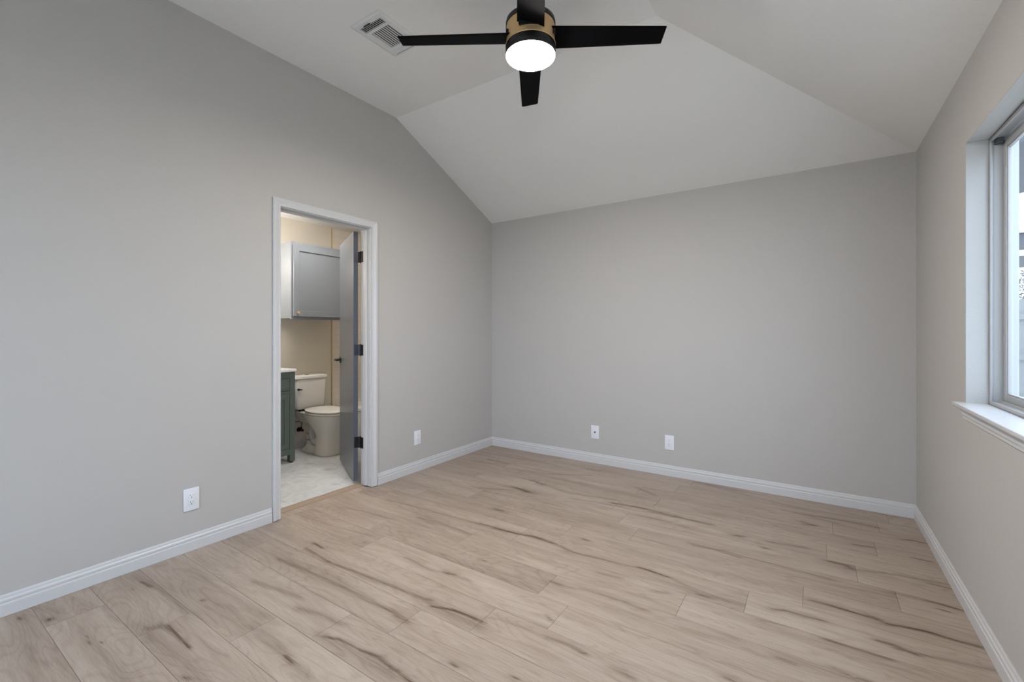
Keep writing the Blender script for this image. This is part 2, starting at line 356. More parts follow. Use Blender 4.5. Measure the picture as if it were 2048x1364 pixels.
# (points, half width m, darkness)
ST = [
 (c8((970, 560), (1000, 575), (1030, 590)), .012, .8), (c8((940, 540), (1080, 600), (1200, 700), (1270, 760)), .030, .28),
 (c8((130, 808), (140, 812)), .009, .75), (c8((330, 820), (352, 812)), .010, .85), (c8((250, 730), (400, 760)), .03, .2),
 (c8((1378, 688), (1398, 682)), .006, .8), (c8((1262, 1210), (1285, 1220)), .009, .85), (c8((1960, 1080), (1985, 1100)), .016, .8),
 (c8((1700, 870), (1850, 1000), (1940, 1070)), .018, .30), (c8((1150, 860), (1230, 945), (1290, 1005)), .009, .95),
 (c8((1010, 880), (1100, 860), (1200, 900)), .02, .45), (c8((1020, 930), (1150, 1020), (1300, 1150), (1400, 1240)), .04, .22),
 (c8((590, 930), (612, 985)), .005, .6), (c8((900, 610), (905, 608)), .006, .7), (c8((690, 970), (693, 975)), .006, .7),
 (c8((1300, 480), (1500, 600), (1650, 700), (1800, 800)), .022, .22), (c8((1740, 560), (1900, 610), (2040, 660)), .025, .34),
 (c8((200, 990), (230, 1090), (330, 1120)), .02, .18), (c8((560, 900), (700, 1050), (830, 1220)), .03, .18),
 (c4((190, 240), (232, 264)), .010, 1.0), (c4((262, 338), (276, 342)), .008, .85),
 (c4((150, 270), (260, 340), (480, 420), (650, 490), (800, 550), (830, 552)), .016, .55),
 (c4((840, 590), (900, 598), (960, 610), (1040, 640), (1110, 672)), .011, .95), (c4((830, 570), (960, 640), (1090, 690)), .035, .33),
 (c4((695, 672), (640, 625), (560, 590), (430, 525), (300, 460), (120, 380), (0, 330)), .020, .48), (c4((640, 640), (695, 665)), .012, .6),
 (c4((100, 372), (150, 382)), .018, .4), (c4((1480, 640), (1500, 668)), .006, .6),
 (c4((250, 758), (330, 772), (450, 832), (540, 866), (635, 942), (720, 1004), (800, 1060)), .011, .9),
 (c4((230, 750), (400, 830), (600, 960)), .032, .33), (c4((530, 862), (548, 868)), .012, .9), (c4((625, 938), (645, 946)), .013, .9),
 (c4((40, 870), (60, 895)), .017, .8), (c4((0, 820), (70, 900), (150, 970)), .03, .25),
 (c4((950, 905), (970, 920)), .008, .75), (c4((1295, 982), (1310, 988)), .008, .7), (c4((925, 405), (960, 412)), .014, .85),
 (c4((700, 320), (830, 385), (940, 410), (1040, 445)), .012, .35), (c4((1510, 455), (1550, 470)), .017, .6),
 (c4((1530, 470), (1700, 500), (1910, 565), (2020, 610)), .014, .35), (c4((1905, 562), (1918, 568)), .008, .7),
 (c4((1480, 762), (1600, 800), (1680, 850)), .016, .45), (c4((1670, 845), (1690, 850)), .008, .7), (c4((1860, 940), (1930, 975)), .022, .45),
 (c4((1150, 650), (1210, 660), (1320, 700), (1480, 765)), .010, .28),
 (c4((600, 0), (700, 25), (960, 95), (1180, 152), (1240, 172)), .013, .42), (c4((1180, 155), (1300, 185), (1420, 205), (1520, 242)), .011, .85),
 (c4((1520, 242), (1620, 288), (1760, 322), (1900, 358), (2048, 388)), .011, .6), (c4((1190, 55), (1225, 60)), .010, .75),
 (c4((770, 100), (870, 120), (1050, 188)), .013, .38), (c4((1770, 405), (1880, 430)), .018, .36), (c4((1120, 335), (1135, 338)), .007, .65),
 (c4((900, 300), (915, 304)), .007, .6), (c4((110, 600), (230, 635), (330, 682)), .022, .42), (c4((1680, 220), (1695, 224)), .008, .6),
 (c4((330, 40), (450, 60), (620, 105)), .014, .35), (c4((130, 90), (350, 160), (520, 200)), .010, .25),
 (c5((0, 68), (130, 96), (250, 118), (360, 142)), .010, .6), (c5((-60, 395), (0, 415), (110, 452)), .009, .9), (c5((110, 452), (210, 500), (450, 590)), .010, .35),
 (c5((515, 208), (545, 213)), .010, .8), (c5((665, 280), (680, 283)), .010, .9), (c5((265, 268), (360, 285), (440, 298)), .014, .5),
 (c5((440, 298), (560, 335), (700, 370), (850, 410), (1050, 462)), .016, .45), (c5((1060, 362), (1140, 380), (1180, 402)), .016, .85),
 (c5((1160, 400), (1300, 420), (1400, 430), (1560, 460), (1720, 490)), .016, .42), (c5((900, 85), (1160, 125), (1330, 162)), .014, .65),
 (c5((780, 60), (900, 88), (1050, 110)), .012, .4), (c5((905, 143), (960, 149)), .010, .8), (c5((1480, 232), (1540, 236), (1600, 252)), .009, .9),
 (c5((1550, 340), (1640, 360)), .010, .85), (c5((1200, 262), (1300, 277)), .009, .85), (c5((700, 245), (800, 262), (900, 278)), .014, .5),
 (c5((1440, 545), (1560, 575), (1620, 590)), .018, .4), (c5((1620, 590), (1710, 612), (1810, 642)), .010, .95), (c5((1700, 640), (1740, 652)), .008, .8),
 (c5((960, 590), (1060, 618), (1180, 655), (1310, 692)), .014, .75), (c5((1310, 692), (1400, 728)), .014, .5), (c5((1400, 728), (1500, 745), (1620, 770), (1750, 810), (1930, 860)), .011, .95),
 (c5((1300, 685), (1330, 697)), .016, .85), (c5((1040, 820), (1120, 845), (1230, 880), (1400, 930)), .015, .55), (c5((1340, 825), (1430, 852), (1500, 880), (1555, 902)), .013, .85),
 (c5((1450, 872), (1640, 915), (1800, 950), (2000, 995)), .013, .5), (c5((720, 640), (800, 648), (900, 680), (1010, 706)), .013, .65),
 (c5((640, 702), (740, 722), (830, 747)), .012, .4), (c5((760, 930), (830, 955)), .014, .6), (c5((560, 870), (640, 905), (760, 935)), .012, .3),
 (c5((460, 1045), (475, 1052)), .012, .8), (c5((1080, 985), (1200, 1040), (1300, 1065)), .016, .4), (c5((290, 555), (330, 565)), .010, .8),
 (c5((190, 755), (330, 790), (480, 832)), .02, .18), (c5((1100, 500), (1300, 540), (1440, 570)), .014, .3), (c5((1640, 490), (1800, 530)), .012, .5),
 (c5((100, 545), (30, 535)), .016, .35), (c5((660, 360), (700, 370)), .011, .6),
 (c6((0, 365), (60, 380), (250, 430), (330, 455)), .012, .6), (c6((160, 208), (205, 225)), .030, .8), (c6((235, 180), (275, 192)), .024, .75),
 (c6((580, 275), (640, 285), (720, 300)), .014, .9), (c6((720, 300), (800, 320), (900, 345), (1010, 370)), .012, .6), (c6((40, 85), (120, 102)), .018, .5),
 (c6((470, 126), (520, 134)), .014, .6), (c6((1105, 415), (1130, 420)), .010, .8), (c6((70, 300), (100, 310)), .014, .7), (c6((850, 330), (870, 335)), .012, .6),
 (c6((400, 255), (500, 270), (610, 290)), .016, .4), (c6((300, 200), (380, 230), (600, 262)), .014, .35), (c6((450, 430), (470, 438)), .010, .6),
 (c6((690, 210), (760, 240)), .014, .45), (c6((950, 185), (1000, 195), (1120, 220)), .014, .45), (c6((1380, 318), (1460, 340), (1560, 362)), .014, .5),
 (c6((1400, 355), (1460, 372)), .012, .75), (c6((920, 452), (1000, 470), (1130, 512)), .016, .45), (c6((160, 130), (300, 148), (480, 155)), .016, .3),
 (c6((1000, 200), (1200, 250), (1400, 300)), .014, .3), (c6((0, 210), (130, 218)), .018, .4), (c6((700, 330), (830, 360), (900, 380)), .014, .35),
]

def row_of(y): return math.floor((y - Y0ROW) / PITCH)

def streak_field(X, Y):
    """darkness of the drawn streaks at points X, Y (arrays)"""
    F = np.zeros_like(X)
    for pts, wd, amp in ST:
        P = np.array(pts)
        x0, x1 = P[:, 0].min() - .12, P[:, 0].max() + .12; y0, y1 = P[:, 1].min() - .12, P[:, 1].max() + .12
        idx = np.nonzero((X > x0) & (X < x1) & (Y > y0) & (Y < y1))[0]
        if len(idx) == 0: continue
        px, py = X[idx], Y[idx]; best = np.full(len(idx), 9e9); by = np.zeros(len(idx))
        for a, b in zip(P[:-1], P[1:]):
            d = b - a; L2 = max(1e-9, float(d @ d))
            t = np.clip(((px - a[0]) * d[0] + (py - a[1]) * d[1]) / L2, 0, 1)
            cx, cy = a[0] + t * d[0], a[1] + t * d[1]
            dd = ((px - cx) * 0.42) ** 2 + (py - cy) ** 2
            m_ = dd < best; best = np.where(m_, dd, best); by = np.where(m_, cy, by)
        core = amp * np.exp(-best / (wd * 0.62) ** 2); halo = 0.26 * amp * np.exp(-best / (wd * 1.9) ** 2)
        same = np.floor((py - Y0ROW) / PITCH) == np.floor((by - Y0ROW) / PITCH)
        F[idx] = np.maximum(F[idx], np.where(same, core + halo, 0))
    return F

def build_floor():
    V, Fc, bo, to = [], [], [], []
    nv = 0
    dx, dy = 0.014, 0.0072; gap = 0.00045
    r0 = row_of(YF) ; r1 = row_of(YB - .001)
    for r in range(r0, r1 + 1):
        ya, yb = max(YF, Y0ROW + r * PITCH), min(YB, Y0ROW + (r + 1) * PITCH)
        if yb - ya < 0.002: continue
        j = joints.get(r, -2.2 + ((r * 0.437) % 1) * BLEN)
        cuts = [XL]
        k = j
        while k > XL + .02: k -= BLEN
        k += BLEN
        while k < XR - .02:
            if k > XL + .02: cuts.append(k)
            k += BLEN
        cuts.append(XR)
        for xa, xb in zip(cuts[:-1], cuts[1:]):
            nx = max(2, int((xb - xa) / (dx if yb > .2 else .08)) + 1); ny = max(2, int((yb - ya) / (dy if yb > .2 else .05)) + 1)
            xs = np.concatenate(([xa + gap, xa + gap + .0016], np.linspace(xa + .004, xb - .004, nx), [xb - gap - .0016, xb - gap]))
            ys = np.concatenate(([ya + gap, ya + gap + .0014], np.linspace(ya + .004, yb - .004, ny), [yb - gap - .0014, yb - gap]))
            XX, YY = np.meshgrid(xs, ys, indexing='ij')
            ZZ = np.zeros_like(XX); ZZ[0, :] = ZZ[-1, :] = ZZ[:, 0] = ZZ[:, -1] = -0.0006
            A, Bn = XX.shape
            V.append(np.stack([XX, YY, ZZ], -1).reshape(-1, 3))
            I = nv + np.arange(A * Bn).reshape(A, Bn)
            Fc.append(np.stack([I[:-1, :-1], I[1:, :-1], I[1:, 1:], I[:-1, 1:]], -1).reshape(-1, 4))
            nv += A * Bn
            bo.append(np.full(A * Bn, random.random())); to.append(np.full(A * Bn, random.uniform(-1, 1)))
    V = np.concatenate(V); Fc = np.concatenate(Fc); bo = np.concatenate(bo); to = np.concatenate(to)
    # a skirt of substrate under the boards
    me = bpy.data.meshes.new('floor')
    base = [(XL, YF, -.003), (XR, YF, -.003), (XR, YB, -.003), (XL, YB, -.003), (XL, YF, -.06), (XR, YF, -.06), (XR, YB, -.06), (XL, YB, -.06)]
    V2 = np.concatenate([V, np.array(base)]); b0 = len(V)
    q = np.array([[0, 1, 2, 3], [7, 6, 5, 4], [4, 5, 1, 0], [5, 6, 2, 1], [6, 7, 3, 2], [7, 4, 0, 3]]) + b0
    F2 = np.concatenate([Fc, q])
    me.vertices.add(len(V2)); me.vertices.foreach_set('co', V2.ravel())
    me.loops.add(len(F2) * 4); me.loops.foreach_set('vertex_index', F2.ravel().astype(np.int32))
    me.polygons.add(len(F2)); me.polygons.foreach_set('loop_start', np.arange(0, len(F2) * 4, 4, dtype=np.int32))
    me.polygons.foreach_set('loop_total', np.full(len(F2), 4, dtype=np.int32))
    mi = np.zeros(len(F2), dtype=np.int32); mi[len(Fc):] = 1
    me.materials.append(M['oak']); me.materials.append(M['sub'])
    me.polygons.foreach_set('material_index', mi)
    me.update(); me.validate()
    st = np.concatenate([streak_field(V[:, 0], V[:, 1]), np.zeros(8)])
    for nme, arr in (('board', np.concatenate([bo, np.zeros(8)])), ('tone', np.concatenate([to, np.zeros(8)])), ('streak', st)):
        a = me.attributes.new(nme, 'FLOAT', 'POINT'); a.data.foreach_set('value', arr.astype(np.float32))
    o = bpy.data.objects.new('floor', me); COL.objects.link(o); tag(o, kind='structure')
build_floor()

# ------------------------------------------------------------------ room shell
UP = 0.16
bm = B()
x0, x1 = XW, XL
prism(bm, [(YF, -.06), (DY0 - .018, -.06), (DY0 - .018, ZC + UP), (YF, ZC + UP)], 'x', x0, x1)
prism(bm, [(DY0 - .018, DZ + .018), (DY1 + .018, DZ + .018), (DY1 + .018, ZC + UP), (DY0 - .018, ZC + UP)], 'x', x0, x1)
prism(bm, [(DY1 + .018, -.06), (YB, -.06), (YB, ZE + UP), (YC, ZC + UP), (DY1 + .018, ZC + UP)], 'x', x0, x1)
struct('wall_left', bm, 'wall')
bm = B(); box(bm, XW, XR + .16, YB, YB + .14, -.06, ZE + UP); struct('wall_back', bm, 'wall')
bm = B()
xr0, xr1 = XR, XR + .165
box(bm, xr0, xr1, YF - .14, WY0, -.06, ZE + UP)
box(bm, xr0, xr1, WY1, YB, -.06, ZE + UP)
box(bm, xr0, xr1, WY0, WY1, -.06, WZ0)
box(bm, xr0, xr1, WY0, WY1, WZ1, ZE + UP)
struct('wall_right', bm, 'wall')
bm = B()
FW0, FW1 = -2.60, -0.10      # unseen wide window, added behind the camera to brighten the room
box(bm, XW, FW0, YF - .14, YF, -.06, ZC + UP); box(bm, FW1, XR, YF - .14, YF, -.06, ZC + UP)
box(bm, FW0, FW1, YF - .14, YF, -.06, .3); box(bm, FW0, FW1, YF - .14, YF, 2.1, ZC + UP)
struct('wall_front', bm, 'wall')
# ceiling: flat top, slope to the back wall, slope to the right wall, meeting in a hip
bm = B()
def slab(pts):
    a = [bm.verts.new(p) for p in pts]; b = [bm.verts.new((p[0], p[1], p[2] + .14)) for p in pts]
    bm.faces.new(a); bm.faces.new(list(reversed(b)))
    for i in range(len(pts)):
        bm.faces.new((a[i], b[i], b[(i + 1) % len(pts)], a[(i + 1) % len(pts)]))
slab([(XL, YF, ZC), (XC, YF, ZC), (XC, YC, ZC), (XL, YC, ZC)])
slab([(XL, YC, ZC), (XC, YC, ZC), (XR, YB, ZE), (XL, YB, ZE)])
slab([(XC, YF, ZC), (XR, YF, ZE), (XR, YB, ZE), (XC, YC, ZC)])
struct('ceiling', bm, 'ceil')

# baseboards
BH = 0.092
def base_prof(s=1):   # (distance from the wall, height)
    return [(0, 0), (.0135, 0), (.0135, .050), (.0125, .054), (.0100, .056), (.0100, .060), (.0112, .063), (.0112, .070), (.0095, .074),
            (.0068, .077), (.0068, .081), (.0058, .087), (.0035, BH), (0, BH)]
def baseboard(name, axis, at, sgn, a, b, h0=0.001):
    bm = B()
    if axis == 'y': prism(bm, [(at + sgn * u, h0 + v) for u, v in base_prof()], 'y', a, b)
    else: prism(bm, [(at + sgn * u, h0 + v) for u, v in base_prof()], 'x', a, b)
    return struct(name, bm, 'trim')
baseboard('baseboard_left', 'y', XL, 1, YF, 1.545)
baseboard('baseboard_left_rear', 'y', XL, 1, 2.3955, YB)
baseboard('baseboard_back', 'x', YB, -1, XL, XR)
baseboard('baseboard_right', 'y', XR, -1, YF, YB)

# door casing on the bedroom side (mitred), as one trim
def casing_prof():    # (across the board from the opening outwards, thickness)
    return [(0, 0), (0, .009), (.003, .0115), (.010, .0115), (.013, .0095), (.018, .0105), (.034, .0145), (.040, .0165), (.046, .0165), (.049, .0150),
            (.053, .0168), (.057, .0150), (.057, 0)]
def casing(name, face_x, sgn, y0, y1, z1, width=.057, z0=.004):
    bm = B(); k = width / .057
    path = [(y0, z0, -1, 0), (y0, z1, -1, 1), (y1, z1, 1, 1), (y1, z0, 1, 0)]
    R = []
    for y, z, oy, oz in path:
        R.append([bm.verts.new((face_x + sgn * t, y + oy * u * k, z + oz * u * k)) for u, t in casing_prof()])
    n = len(R[0])
    for a, b in zip(R, R[1:]):
        for i in range(n): bm.faces.new((a[i], a[(i + 1) % n], b[(i + 1) % n], b[i]))
    bm.faces.new(R[0]); bm.faces.new(list(reversed(R[-1])))
    return struct(name, bm, 'trim')
casing('trim_1', XL, 1, DY0 - .005, DY1 + .005, DZ + .005, width=.052)
casing('trim_2', XW, -1, DY0 - .005, DY1 + .005, DZ + .005)

# ------------------------------------------------------------------ door_1: jamb, leaf, hinges, lever
door = tag(empty('door_1', ((XL + XW) / 2, DY1, 0)), kind='structure')
def dchild(name, bm, m, smooth=False, par=None):
    o = obj(name, bm, m, None, smooth)
    return hang(o, par or door)
bm = B()
JT = .018
box(bm, XW, XL, DY0 - JT, DY0, .006, DZ + JT, .001, 1)
box(bm, XW, XL, DY1, DY1 + JT, .006, DZ + JT, .001, 1)
box(bm, XW, XL, DY0, DY1, DZ, DZ + JT, .001, 1)
jamb = dchild('door_jamb', bm, 'trim')
bm = B()      # door stop
sx0, sx1 = XW + .038, XW + .072
box(bm, sx0, sx1, DY0, DY0 + .011, .008, DZ, .002, 2)
box(bm, sx0, sx1, DY1 - .011, DY1, .008, DZ, .002, 2)
box(bm, sx0, sx1, DY0 + .011, DY1 - .011, DZ - .011, DZ, .002, 2)
dchild('door_stop', bm, 'trim', smooth=False)
# leaf: hinge-edge corner on the room-side face, direction into the bathroom
A = Vector((-3.100, 2.299, 0)); D = Vector((-.895, .445, 0)).normalized(); N = Vector((-D.y, D.x, 0)); N = N if N.x > 0 else -N
def leafpt(s, t, z): p = A + D * s + N * t; return Vector((p.x, p.y, z))
LM = Matrix((( D.x, N.x, 0, A.x), (D.y, N.y, 0, A.y), (0, 0, 1, 0), (0, 0, 0, 1)))
def leafobj(name, bm, m, smooth=False, par=None):
    bmesh.ops.transform(bm, matrix=LM, verts=bm.verts)
    return hang(obj(name, bm, m, None, smooth), par or door)
bm = B(); box(bm, 0, .70, 0, .035, .030, 2.062, .0015, 2)
leaf = leafobj('door_leaf', bm, 'graydoor')
bm = B(); box(bm, -.0012, .0002, .0006, .0344, .0306, 2.0614)
edge = leafobj('door_edge', bm, 'edge'); edge['label'] = 'dark grey hinge edge'
# lever set on the visible face
bm = B(); hz = .985
cyl(bm, (.64, .0015, hz), (.64, -.009, hz), .033, .031, 32)
cyl(bm, (.64, -.009, hz), (.64, -.050, hz), .0105, None, 20)
tube(bm, smoothpath([(.648, -.050, hz), (.62, -.052, hz), (.57, -.050, hz), (.535, -.047, hz)], 5), .0088, 14)
cyl(bm, (.70 - .06, .0335, hz), (.70 - .06, .044, hz), .033, .031, 32); cyl(bm, (.64, .044, hz), (.64, .085, hz), .0105, None, 20)
tube(bm, [(.65, .085, hz), (.53, .082, hz)], .0088, 14)
leafobj('door_handle', bm, 'black', True)
PV = Vector((-3.066, 2.342, 0))
for zc in (1.853, 1.095, .342):
    bm = B()
    for k in range(5):      # knuckles
        z0 = zc - .0445 + k * .0178
        cyl(bm, (PV.x, PV.y, z0 + .0008), (PV.x, PV.y, z0 + .017), .0062, None, 16)
    cyl(bm, (PV.x, PV.y, zc - .050), (PV.x, PV.y, zc + .050), .0035, None, 12)
    # leaf on the door edge
    c = leafpt(0, .0, 0); c2 = leafpt(0, .030, 0)
    def plate(p, q, thick, zc=zc):
        d = (q - p).normalized(); n_ = Vector((-d.y, d.x, 0))
        pr = [p, q, q + n_ * thick, p + n_ * thick]
        prism(bm, [(v.x, v.y) for v in pr], 'z', zc - .0445, zc + .0445)
    q = leafpt(-.0018, .006, 0)
    plate(Vector((q.x, q.y, 0)), Vector(leafpt(-.0018, .036, 0)), .0018)
    plate(Vector(leafpt(-.0018, .036, 0)), PV, .0018)
    plate(PV, Vector((XW + .001, DY1 - .0005, 0)), -.0018)
    plate(Vector((XW + .001, DY1 - .0005, 0)), Vector((XW + .030, DY1 - .0005, 0)), -.0018)
    for zz in (-.03, 0, .03):
        s = leafpt(-.0038, .021 + (.006 if zz == 0 else -.003), 0); e_ = leafpt(0, .021 + (.006 if zz == 0 else -.003), 0)
        cyl(bm, (s.x, s.y, zc + zz), (e_.x, e_.y, zc + zz), .0035, None, 12)
    h = obj('hinge', bm, 'hinge', None, True); hang(h, door)
    h['label'] = 'dark bronze hinge'
bm = B()      # oak strip under the door
prism(bm, [(XW - .048, 0), (XW - .046, .006), (XW - .036, .0085), (XW - .010, .0085), (XL - .082, .006), (XL - .080, 0)], 'y', DY0 - .012, DY1 + .012)
struct('trim_3', bm, 'tmold')
bm = B(); box(bm, XW - .05, XL, DY0 - .018, DY1 + .018, -.06, -.0005); struct('trim_4', bm, 'oak')

# ------------------------------------------------------------------ window_1
win = tag(empty('window_1', (XR + .08, (WY0 + WY1) / 2, WZ0)), kind='structure')
def wchild(name, bm, m, smooth=False, label=None):
    o = obj(name, bm, m, None, smooth); hang(o, win)
    if label: o['label'] = label
    return o
FX = .645
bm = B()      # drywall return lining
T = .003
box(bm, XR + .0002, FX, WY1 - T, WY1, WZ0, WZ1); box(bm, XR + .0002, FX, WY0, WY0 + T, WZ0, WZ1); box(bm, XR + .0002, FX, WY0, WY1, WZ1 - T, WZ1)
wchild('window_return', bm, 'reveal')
bm = B()      # vinyl frame with a rounded inner lip and a deep track
ZS = .921     # stool top
def ring_frame(bm, xa, xb, ya, yb, za, zb, wd, bev=.002):
    box(bm, xa, xb, ya, ya + wd, za, zb, bev); box(bm, xa, xb, yb - wd, yb, za, zb, bev)
    box(bm, xa, xb, ya + wd, yb - wd, zb - wd, zb, bev); box(bm, xa, xb, ya + wd, yb - wd, za, za + wd, bev)
ya, yb, za, zb = WY0 + T, WY1 - T, ZS, WZ1 - T
ring_frame(bm, FX, FX + .010, ya, yb, za, zb, .016, .004)
ring_frame(bm, FX + .010, FX + .085, ya, yb, za, zb, .012, .001)
box(bm, FX + .034, FX + .038, ya + .012, yb - .012, za + .012, za + .022)
box(bm, FX + .060, FX + .064, ya + .012, yb - .012, za + .012, za + .022)
wchild('window_frame', bm, 'vinyl', True)
ymid = (WY0 + WY1) / 2
def sash(y0, y1, xs, name):
    bm = B(); z0, z1 = za + .014, zb - .020
    ring_frame(bm, xs, xs + .022, y0, y1, z0, z1, .036, .003)
    ring_frame(bm, xs + .004, xs + .018, y0 + .036, y1 - .036, z0 + .036, z1 - .036, .006, .002)
    s = wchild(name, bm, 'vinyl', True)
    bm = B(); box(bm, xs + .009, xs + .013, y0 + .034, y1 - .034, z0 + .034, z1 - .034)
    g = obj('window_pane', bm, 'glass', None); hang(g, s)
sash(ymid - .02, yb - .013, FX + .040, 'window_sash'); sash(ya + .013, ymid + .02, FX + .063, 'window_sash')
bm = B(); box(bm, FX + .012, FX + .036, yb - .050, yb - .0135, zb - .034, zb - .013, .003)  # dark block stands in for the shade in the track gap
wchild('track_gap_shade', bm, 'slot', label='dark block for the shaded gap in the top track')
bm = B()      # stool
box(bm, .532, FX + .002, WY0 - .035, WY1 + .030, ZS - .016, ZS, .003, 3)
wchild('window_stool', bm, 'trim', True)
bm = B()      # apron moulding under it
ap = [(0, 0), (0, -.058), (.004, -.058), (.008, -.054), (.008, -.044), (.011, -.040), (.013, -.030), (.011, -.022), (.014, -.017), (.020, -.010), (.024, -.004), (.024, 0)]
prism(bm, [(XR - u, ZS - .016 + v) for u, v in ap], 'y', WY0 - .012, WY1 + .008)
wchild('window_apron', bm, 'trim', True)

# added_window, unseen behind the camera, put in to light the ceiling
added_win = tag(empty('added_window', ((FW0 + FW1) / 2, YF - .07, .3)), kind='structure')
bm = B()
for (a0, a1, c0, c1) in ((FW0, FW0 + .045, .3, 2.1), (FW1 - .045, FW1, .3, 2.1), (FW0, FW1, .3, .345), (FW0, FW1, 2.055, 2.1), ((FW0 + FW1) / 2 - .02, (FW0 + FW1) / 2 + .02, .3, 2.1)):
    box(bm, a0, a1, YF - .11, YF - .06, c0, c1, .002)
o = obj('window_frame', bm, 'vinyl'); hang(o, added_win)
bm = B(); box(bm, FW0 + .03, FW1 - .03, YF - .09, YF - .086, .33, 2.07)
o = obj('window_pane', bm, 'glass'); hang(o, added_win)

# ------------------------------------------------------------------ ceiling fan
FC = Vector((-1.172, 1.910, 0))
fan = tag(empty('ceiling_fan', (FC.x, FC.y, ZC)), 'four-blade black ceiling fan with gold motor band and glowing round light', 'ceiling fan')
def fchild(name, bm, m, smooth=True, label=None, par=None):
    o = hang(obj(name, bm, m, None, smooth), par or fan)
    if label: o['label'] = label
    return o
C0 = (FC.x, FC.y, 0)
bm = B(); lathe(bm, [(0, ZC - .0005), (.068, ZC - .0005), (.068, ZC - .030), (.060, ZC - .048), (.030, ZC - .060), (.014, ZC - .064), (0, ZC - .064)], C0, 48); fchild('canopy', bm, 'black')
bm = B(); cyl(bm, (FC.x, FC.y, 2.82), (FC.x, FC.y, ZC - .05), .0125, None, 24); fchild('downrod', bm, 'black')
bm = B(); lathe(bm, [(0, 2.838), (.020, 2.838), (.024, 2.826), (.060, 2.812), (.108, 2.800), (.122, 2.792), (.124, 2.784), (.124, 2.770), (.1195, 2.768), (0, 2.768)], C0, 96); fchild('motor_housing', bm, 'black')
bm = B(); lathe(bm, [(0, 2.768), (.1205, 2.768), (.1205, 2.675), (.1245, 2.6745), (.1258, 2.672), (.1245, 2.669), (0, 2.669)], C0, 96); fchild('motor_band', bm, 'gold', label='gold motor band')
bm = B(); lathe(bm, [(0, 2.669), (.1235, 2.669), (.1252, 2.666), (.1252, 2.6235), (.1240, 2.6215), (.1222, 2.6215), (.1222, 2.630), (0, 2.630)], C0, 96); fchild('light_ring', bm, 'black')
bm = B(); lathe(bm, [(0, 2.629), (.1218, 2.629), (.1218, 2.6175), (.1195, 2.6145), (.10, 2.6125), (.06, 2.6110), (0, 2.6105)], C0, 96); fchild('light_lens', bm, 'lens', label='glowing white round light lens')
def blade_mesh(ang):
    bm = B()
    rs = [.098, .135, .20, .40, .60, .645, .658, .660]
    R = []
    for r in rs:
        t = (r - .098) / (.66 - .098); ch = .134 + (.105 - .134) * t
        if r > .655: ch *= .985
        pitch = math.radians(12.5 - 2.0 * t); th = .0032 if r < .659 else .0012
        prof = []
        n = 10
        for i in range(n + 1): 
            u = -.5 + i / n; e = th * min(1.0, (1 - abs(2 * u) ** 6) + .25) ; prof.append((u * ch, e))
        for i in range(n, -1, -1):
            u = -.5 + i / n; e = th * min(1.0, (1 - abs(2 * u) ** 6) + .25); prof.append((u * ch, -e))
        ring = []
        for c_, h in prof:
            y = c_ * math.cos(pitch) - h * math.sin(pitch); z = c_ * math.sin(pitch) + h * math.cos(pitch)
            ring.append((r + (0.004 if r > .64 else 0) * 0, y, z))
        R.append(ring)
    loft(bm, R)
    # clockwise side (seen from above) is the raised one
    bmesh.ops.transform(bm, matrix=Matrix.Scale(-1, 4, (0, 1, 0)), verts=bm.verts)
    bmesh.ops.transform(bm, matrix=Matrix.Translation((FC.x, FC.y, 2.712)) @ Matrix.Rotation(ang, 4, 'Z'), verts=bm.verts)
    return bm
vd = math.atan2(FC.y, FC.x)                     # direction from the camera to the fan
for k in range(4):
    ang = math.atan2(math.cos(TH), -math.sin(TH)) - math.radians(2.0) + k * PI / 2
    bl = fchild('blade', blade_mesh(ang), 'blade')
    bm = B()       # blade bracket inside the band
    dv = Vector((math.cos(ang), math.sin(ang), 0)); nv_ = Vector((-dv.y, dv.x, 0))
    pr = [FC + dv * .08 + nv_ * .045, FC + dv * .121 + nv_ * .058, FC + dv * .121 - nv_ * .058, FC + dv * .08 - nv_ * .045]
    prism(bm, [(v.x, v.y) for v in pr], 'z', 2.700, 2.724)
    fchild('blade_bracket', bm, 'black', False, par=bl)

# ------------------------------------------------------------------ ceiling register
VX0, VX1, VY0, VY1 = -2.285, -2.030, 1.672, 2.020
vent = tag(empty('ceiling_vent', ((VX0 + VX1) / 2, (VY0 + VY1) / 2, ZC)), 'white louvred air register on the flat ceiling beside the left wall', 'air vent')
def vchild(name, bm, m, smooth=False):
    o = obj(name, bm, m, None, smooth); hang(o, vent); return o
bm = B(); zt = ZC - .0005; zf = ZC - .009
ix0, ix1 = -2.250, -2.068; iy0, iy1 = 1.714, 2.002
def frame_piece(a):  box(bm, *a, zf, zt)
def bevel_ring():
    o_ = [(VX0, VY0), (VX1, VY0), (VX1, VY1), (VX0, VY1)]; m_ = [(VX0 + .014, VY0 + .014), (VX1 - .014, VY0 + .014), (VX1 - .014, VY1 - .014), (VX0 + .014, VY1 - .014)]
    i_ = [(ix0, iy0), (ix1, iy0), (ix1, iy1), (ix0, iy1)]
    L_ = [[bm.verts.new((x, y, zz)) for x, y in q] for q, zz in ((o_, zt), (o_, zt - .002), (m_, zf), (i_, zf), (i_, zt))]
    for a, b in zip(L_, L_[1:] + L_[:1]):
        for i in range(4): bm.faces.new((a[i], a[(i + 1) % 4], b[(i + 1) % 4], b[i]))
bevel_ring()
box(bm, ix0, ix1, 1.760, 1.778, zf, zt); box(bm, ix0, ix1, 1.937, 1.957, zf, zt)
box(bm, -2.255, -2.225, 1.778, 1.937, zf, zt)
for yy in (1.694, 2.010): cyl(bm, (-2.158, yy, zf - .0012), (-2.158, yy, zf + .002), .004, None, 16)
vchild('vent_frame', bm, 'ventm')
bm = B(); box(bm, ix0, ix1, iy0, iy1, zt - .0006, zt + .0); vchild('vent_backing', bm, 'vent_dark')  # dark sheet in place of the shade behind the louvres
